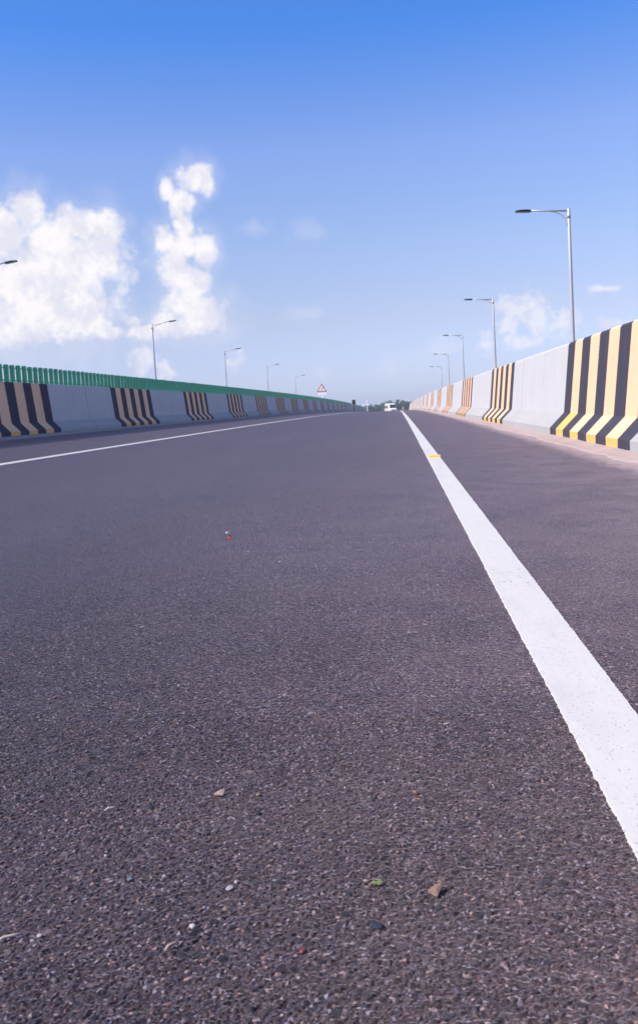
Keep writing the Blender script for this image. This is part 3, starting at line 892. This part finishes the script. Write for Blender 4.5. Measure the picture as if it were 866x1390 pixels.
SKYTINT = t.ramp(t.math('DIVIDE', el, 60.0, clamp=True), [(0, (.60, .68, 1.2)), (.018, (.64, .70, 1.14)), (.10, (.86, .74, .89)), (.17, (.92, .84, .99)), (.27, (.90, .90, 1.18)), (.385, (.38, .78, 1.38)), (.6, (.5, .78, 1.2)), (1, (1.0, .92, 1.05))])
skyc = t.mix(1.0, sky.outputs[0], SKYTINT, 'MULTIPLY')
uv = t.node('ShaderNodeCombineXYZ'); t.l.new(az, uv.inputs[0]); t.l.new(el, uv.inputs[1])
wn = t.noise(uv.outputs[0], .55, 3, .55, '2D', 'Color')
uvw = t.vmath('ADD', uv.outputs[0], t.vmath('MULTIPLY', t.vmath('SUBTRACT', wn, (.5, .5, .5)), (.5, .5, 0)))
BL = [(-22.46, 12.99, 1.14, 1.34, 1), (-23.51, 11.97, 1.24, 1.34, 1), (-21.09, 11.23, 1.91, 1.62, 1), (-19.48, 12.29, 2.0, 1.14, 1), (-17.86, 12.07, 1.14, 1.34, 1), (-24.88, 11.62, 1.91, 1.91, 1), (-22.8, 8.65, 3.34, 2.86, 1), (-20.17, 9.05, 2.29, 2.86, 0.85), (-21.86, 6.88, 3.58, 2.0, 1), (-25.98, 8.24, 3.82, 3.82, 1), (-19.67, 6.83, 2.38, 1.72, 0.85), (-23.65, 5.82, 3.82, 1.05, 1), (-18.75, 10.35, 1.91, 1.91, 0.7), (-17.22, 9.89, 1.34, 1.91, 0.35), (-12.12, 14.99, 1.14, 0.95, 1), (-11.33, 14.46, 0.52, 0.67, 0.8), (-12.75, 13.6, 0.66, 0.9, 1), (-13.91, 14.26, 0.52, 0.72, 1), (-13.35, 13.3, 0.62, 1.0, 1), (-12.7, 12.6, 0.35, 0.9, 0.45), (-14.2, 11.2, 0.9, 0.85, 1), (-13.1, 12.0, .62, .85, 1), (-13.2, 10.9, 1.2, 1.0, 1), (-11.77, 10.63, 0.86, 1.14, 0.85), (-13.6, 9.58, 1.14, 1.62, 1), (-12.64, 8.65, 1.14, 1.62, 0.9), (-13.29, 7.31, 1.34, 1.34, 1), (-12.3, 6.75, 1.75, 1.42, 1), (-13.3, 6.15, 2.4, 0.95, 1), (-15.47, 5.7, 1.62, 0.57, 0.9), (-18.18, 5.8, 1.24, 0.48, 0.75), (-11.68, 7.02, 0.67, 0.86, 0.9), (-16.57, 6.29, 1.14, 0.67, 0.4), (-16.18, 3.99, 1.14, 1.05, 0.4), (-14.65, 3.46, 0.57, 0.76, 0.33), (-10.25, 3.72, 0.67, 0.67, 0.33), (-4.85, 2.73, 0.48, 0.57, 0.3), (7.29, 5.98, 1.05, 1.14, 0.62), (8.19, 6.17, 1.34, 0.86, 0.6), (8.88, 5.31, 1.14, 0.95, 0.5), (7.15, 4.76, 0.86, 1.05, 0.5), (8.1, 3.78, 1.05, 0.67, 0.45), (10.19, 4.76, 1.05, 1.05, 0.5), (5.76, 4.09, 0.76, 0.76, 0.4), (12.93, 6.6, 1.14, 0.33, 0.35), (13.3, 4.5, 1.05, 0.48, 0.35), (-5.3, 11.61, 1.24, 0.67, 0.22), (-5.73, 6.51, 1.24, 0.43, 0.25), (-8.57, 11.85, 0.95, 0.48, 0.12), (1.09, 3.32, 1.91, 0.67, 0.3), (2.98, 3.9, 1.43, 0.67, 0.2), (-0.35, 2.71, 1.43, 0.57, 0.15)]
def field(vec, blobs):
    acc = None
    for (a, e, ra, re, w) in blobs:
        n = t.node('ShaderNodeVectorMath', operation='MULTIPLY_ADD')
        t.l.new(vec, n.inputs[0]); n.inputs[1].default_value = (1/ra, 1/re, 0); n.inputs[2].default_value = (-a/ra, -e/re, 0)
        q = t.vmath('LENGTH', n.outputs[0])
        acc = q if acc is None else t.math('SMOOTH_MIN', acc, q, .25)
    return t.math('SUBTRACT', 1.0, acc)
dense = [b_ for b_ in BL if b_[4] > .65]; soft = [b_ for b_ in BL if .31 < b_[4] <= .65]; faint = [b_ for b_ in BL if b_[4] <= .31]
fb = t.noise(uv.outputs[0], .85, 7, .48, '2D')
fb2 = t.noise(uv.outputs[0], 2.2, 4, .5, '2D')
fd = field(uvw, dense)
dd = t.math('ADD', fd, t.math('MULTIPLY', t.math('SUBTRACT', fb, .5), 1.0))
dd = t.math('ADD', dd, t.math('MULTIPLY', t.math('SUBTRACT', fb2, .5), .28))
mask_d = t.smooth(dd, -.30, .5)
# flat base under the big banks
mask_d = t.math('MULTIPLY', mask_d, t.smooth(t.math('ADD', el, t.math('MULTIPLY', fb2, .8)), 4.7, 6.6))
halo = t.math('MULTIPLY', t.smooth(t.math('ADD', fd, t.math('SUBTRACT', fb, .5)), -1.1, .3), .22)
fs = field(uvw, soft)
ds = t.math('ADD', fs, t.math('MULTIPLY', t.math('SUBTRACT', fb, .5), 2.0))
ds = t.math('ADD', ds, t.math('MULTIPLY', t.math('SUBTRACT', fb2, .5), 1.0))
mask_s = t.math('MULTIPLY', t.smooth(ds, -.25, .8), .6)
ff = t.math('ADD', field(uvw, faint), t.math('MULTIPLY', t.math('SUBTRACT', fb, .5), 2.0))
mask_f = t.math('MULTIPLY', t.smooth(ff, -.5, .9), .16)
mask_s = t.math('MAXIMUM', mask_s, mask_f)
mask = t.math('MAXIMUM', t.math('MAXIMUM', mask_d, halo), mask_s)
# cloud tone: bright billows, slightly lilac hollows
lit = t.smooth(t.math('ADD', t.noise(t.vmath('ADD', uv.outputs[0], (.25, -.3, 0)), .5, 6, .6, '2D'), t.math('MULTIPLY', fb2, .25)), .46, .78)
cloud = t.mix(lit, (.84, .84, .955), (1.05, 1.02, 1.04))
CLOUD_K, SKY_K = .57, .10
skyd = t.vmath('MULTIPLY', skyc, (SKY_K, SKY_K, SKY_K))
cl = t.vmath('MULTIPLY', cloud, (CLOUD_K, CLOUD_K, CLOUD_K))
t.l.new(t.mix(mask, skyd, cl), bg.inputs[0])
bg.inputs[1].default_value = 1.0
wd.cycles.sampling_method = 'MANUAL'; wd.cycles.sample_map_resolution = 256

sd = bpy.data.lights.new('sun', 'SUN'); sd.energy = 3.6; sd.angle = R(.53); sd.color = (1.0, .93, .86)
so_ = bpy.data.objects.new('sun', sd); COL.objects.link(so_)
a_, e_ = R(SUN_AZ), R(SUN_EL)
sdir = Vector((math.sin(a_)*math.cos(e_), math.cos(a_)*math.cos(e_), math.sin(e_)))
so_.rotation_euler = sdir.to_track_quat('Z', 'Y').to_euler()
so_.location = (-20, -20, 40)

# ------------------------------------------------------------------ camera
cam = bpy.data.cameras.new('camera'); co = bpy.data.objects.new('camera', cam); COL.objects.link(co)
cam.sensor_fit = 'VERTICAL'; cam.sensor_height = 36; cam.sensor_width = 24
cam.lens = 1200/1390*36
cam.shift_y = -45/1390
cam.clip_start = .05; cam.clip_end = 30000
Mr = Matrix(((.99454, .04812, .09261), (.08875, .07696, -.99308), (-.05491, .99587, .07227)))
co.rotation_euler = Mr.to_euler(); co.location = (0, 0, 0)
cam.dof.use_dof = True; cam.dof.focus_distance = 2.2; cam.dof.aperture_fstop = 13
scene.camera = co

scene.render.engine = 'CYCLES'
vs = scene.view_settings
vs.view_transform = 'Standard'; vs.look = 'None'; vs.gamma = 1; vs.use_curve_mapping = False; vs.exposure = .75
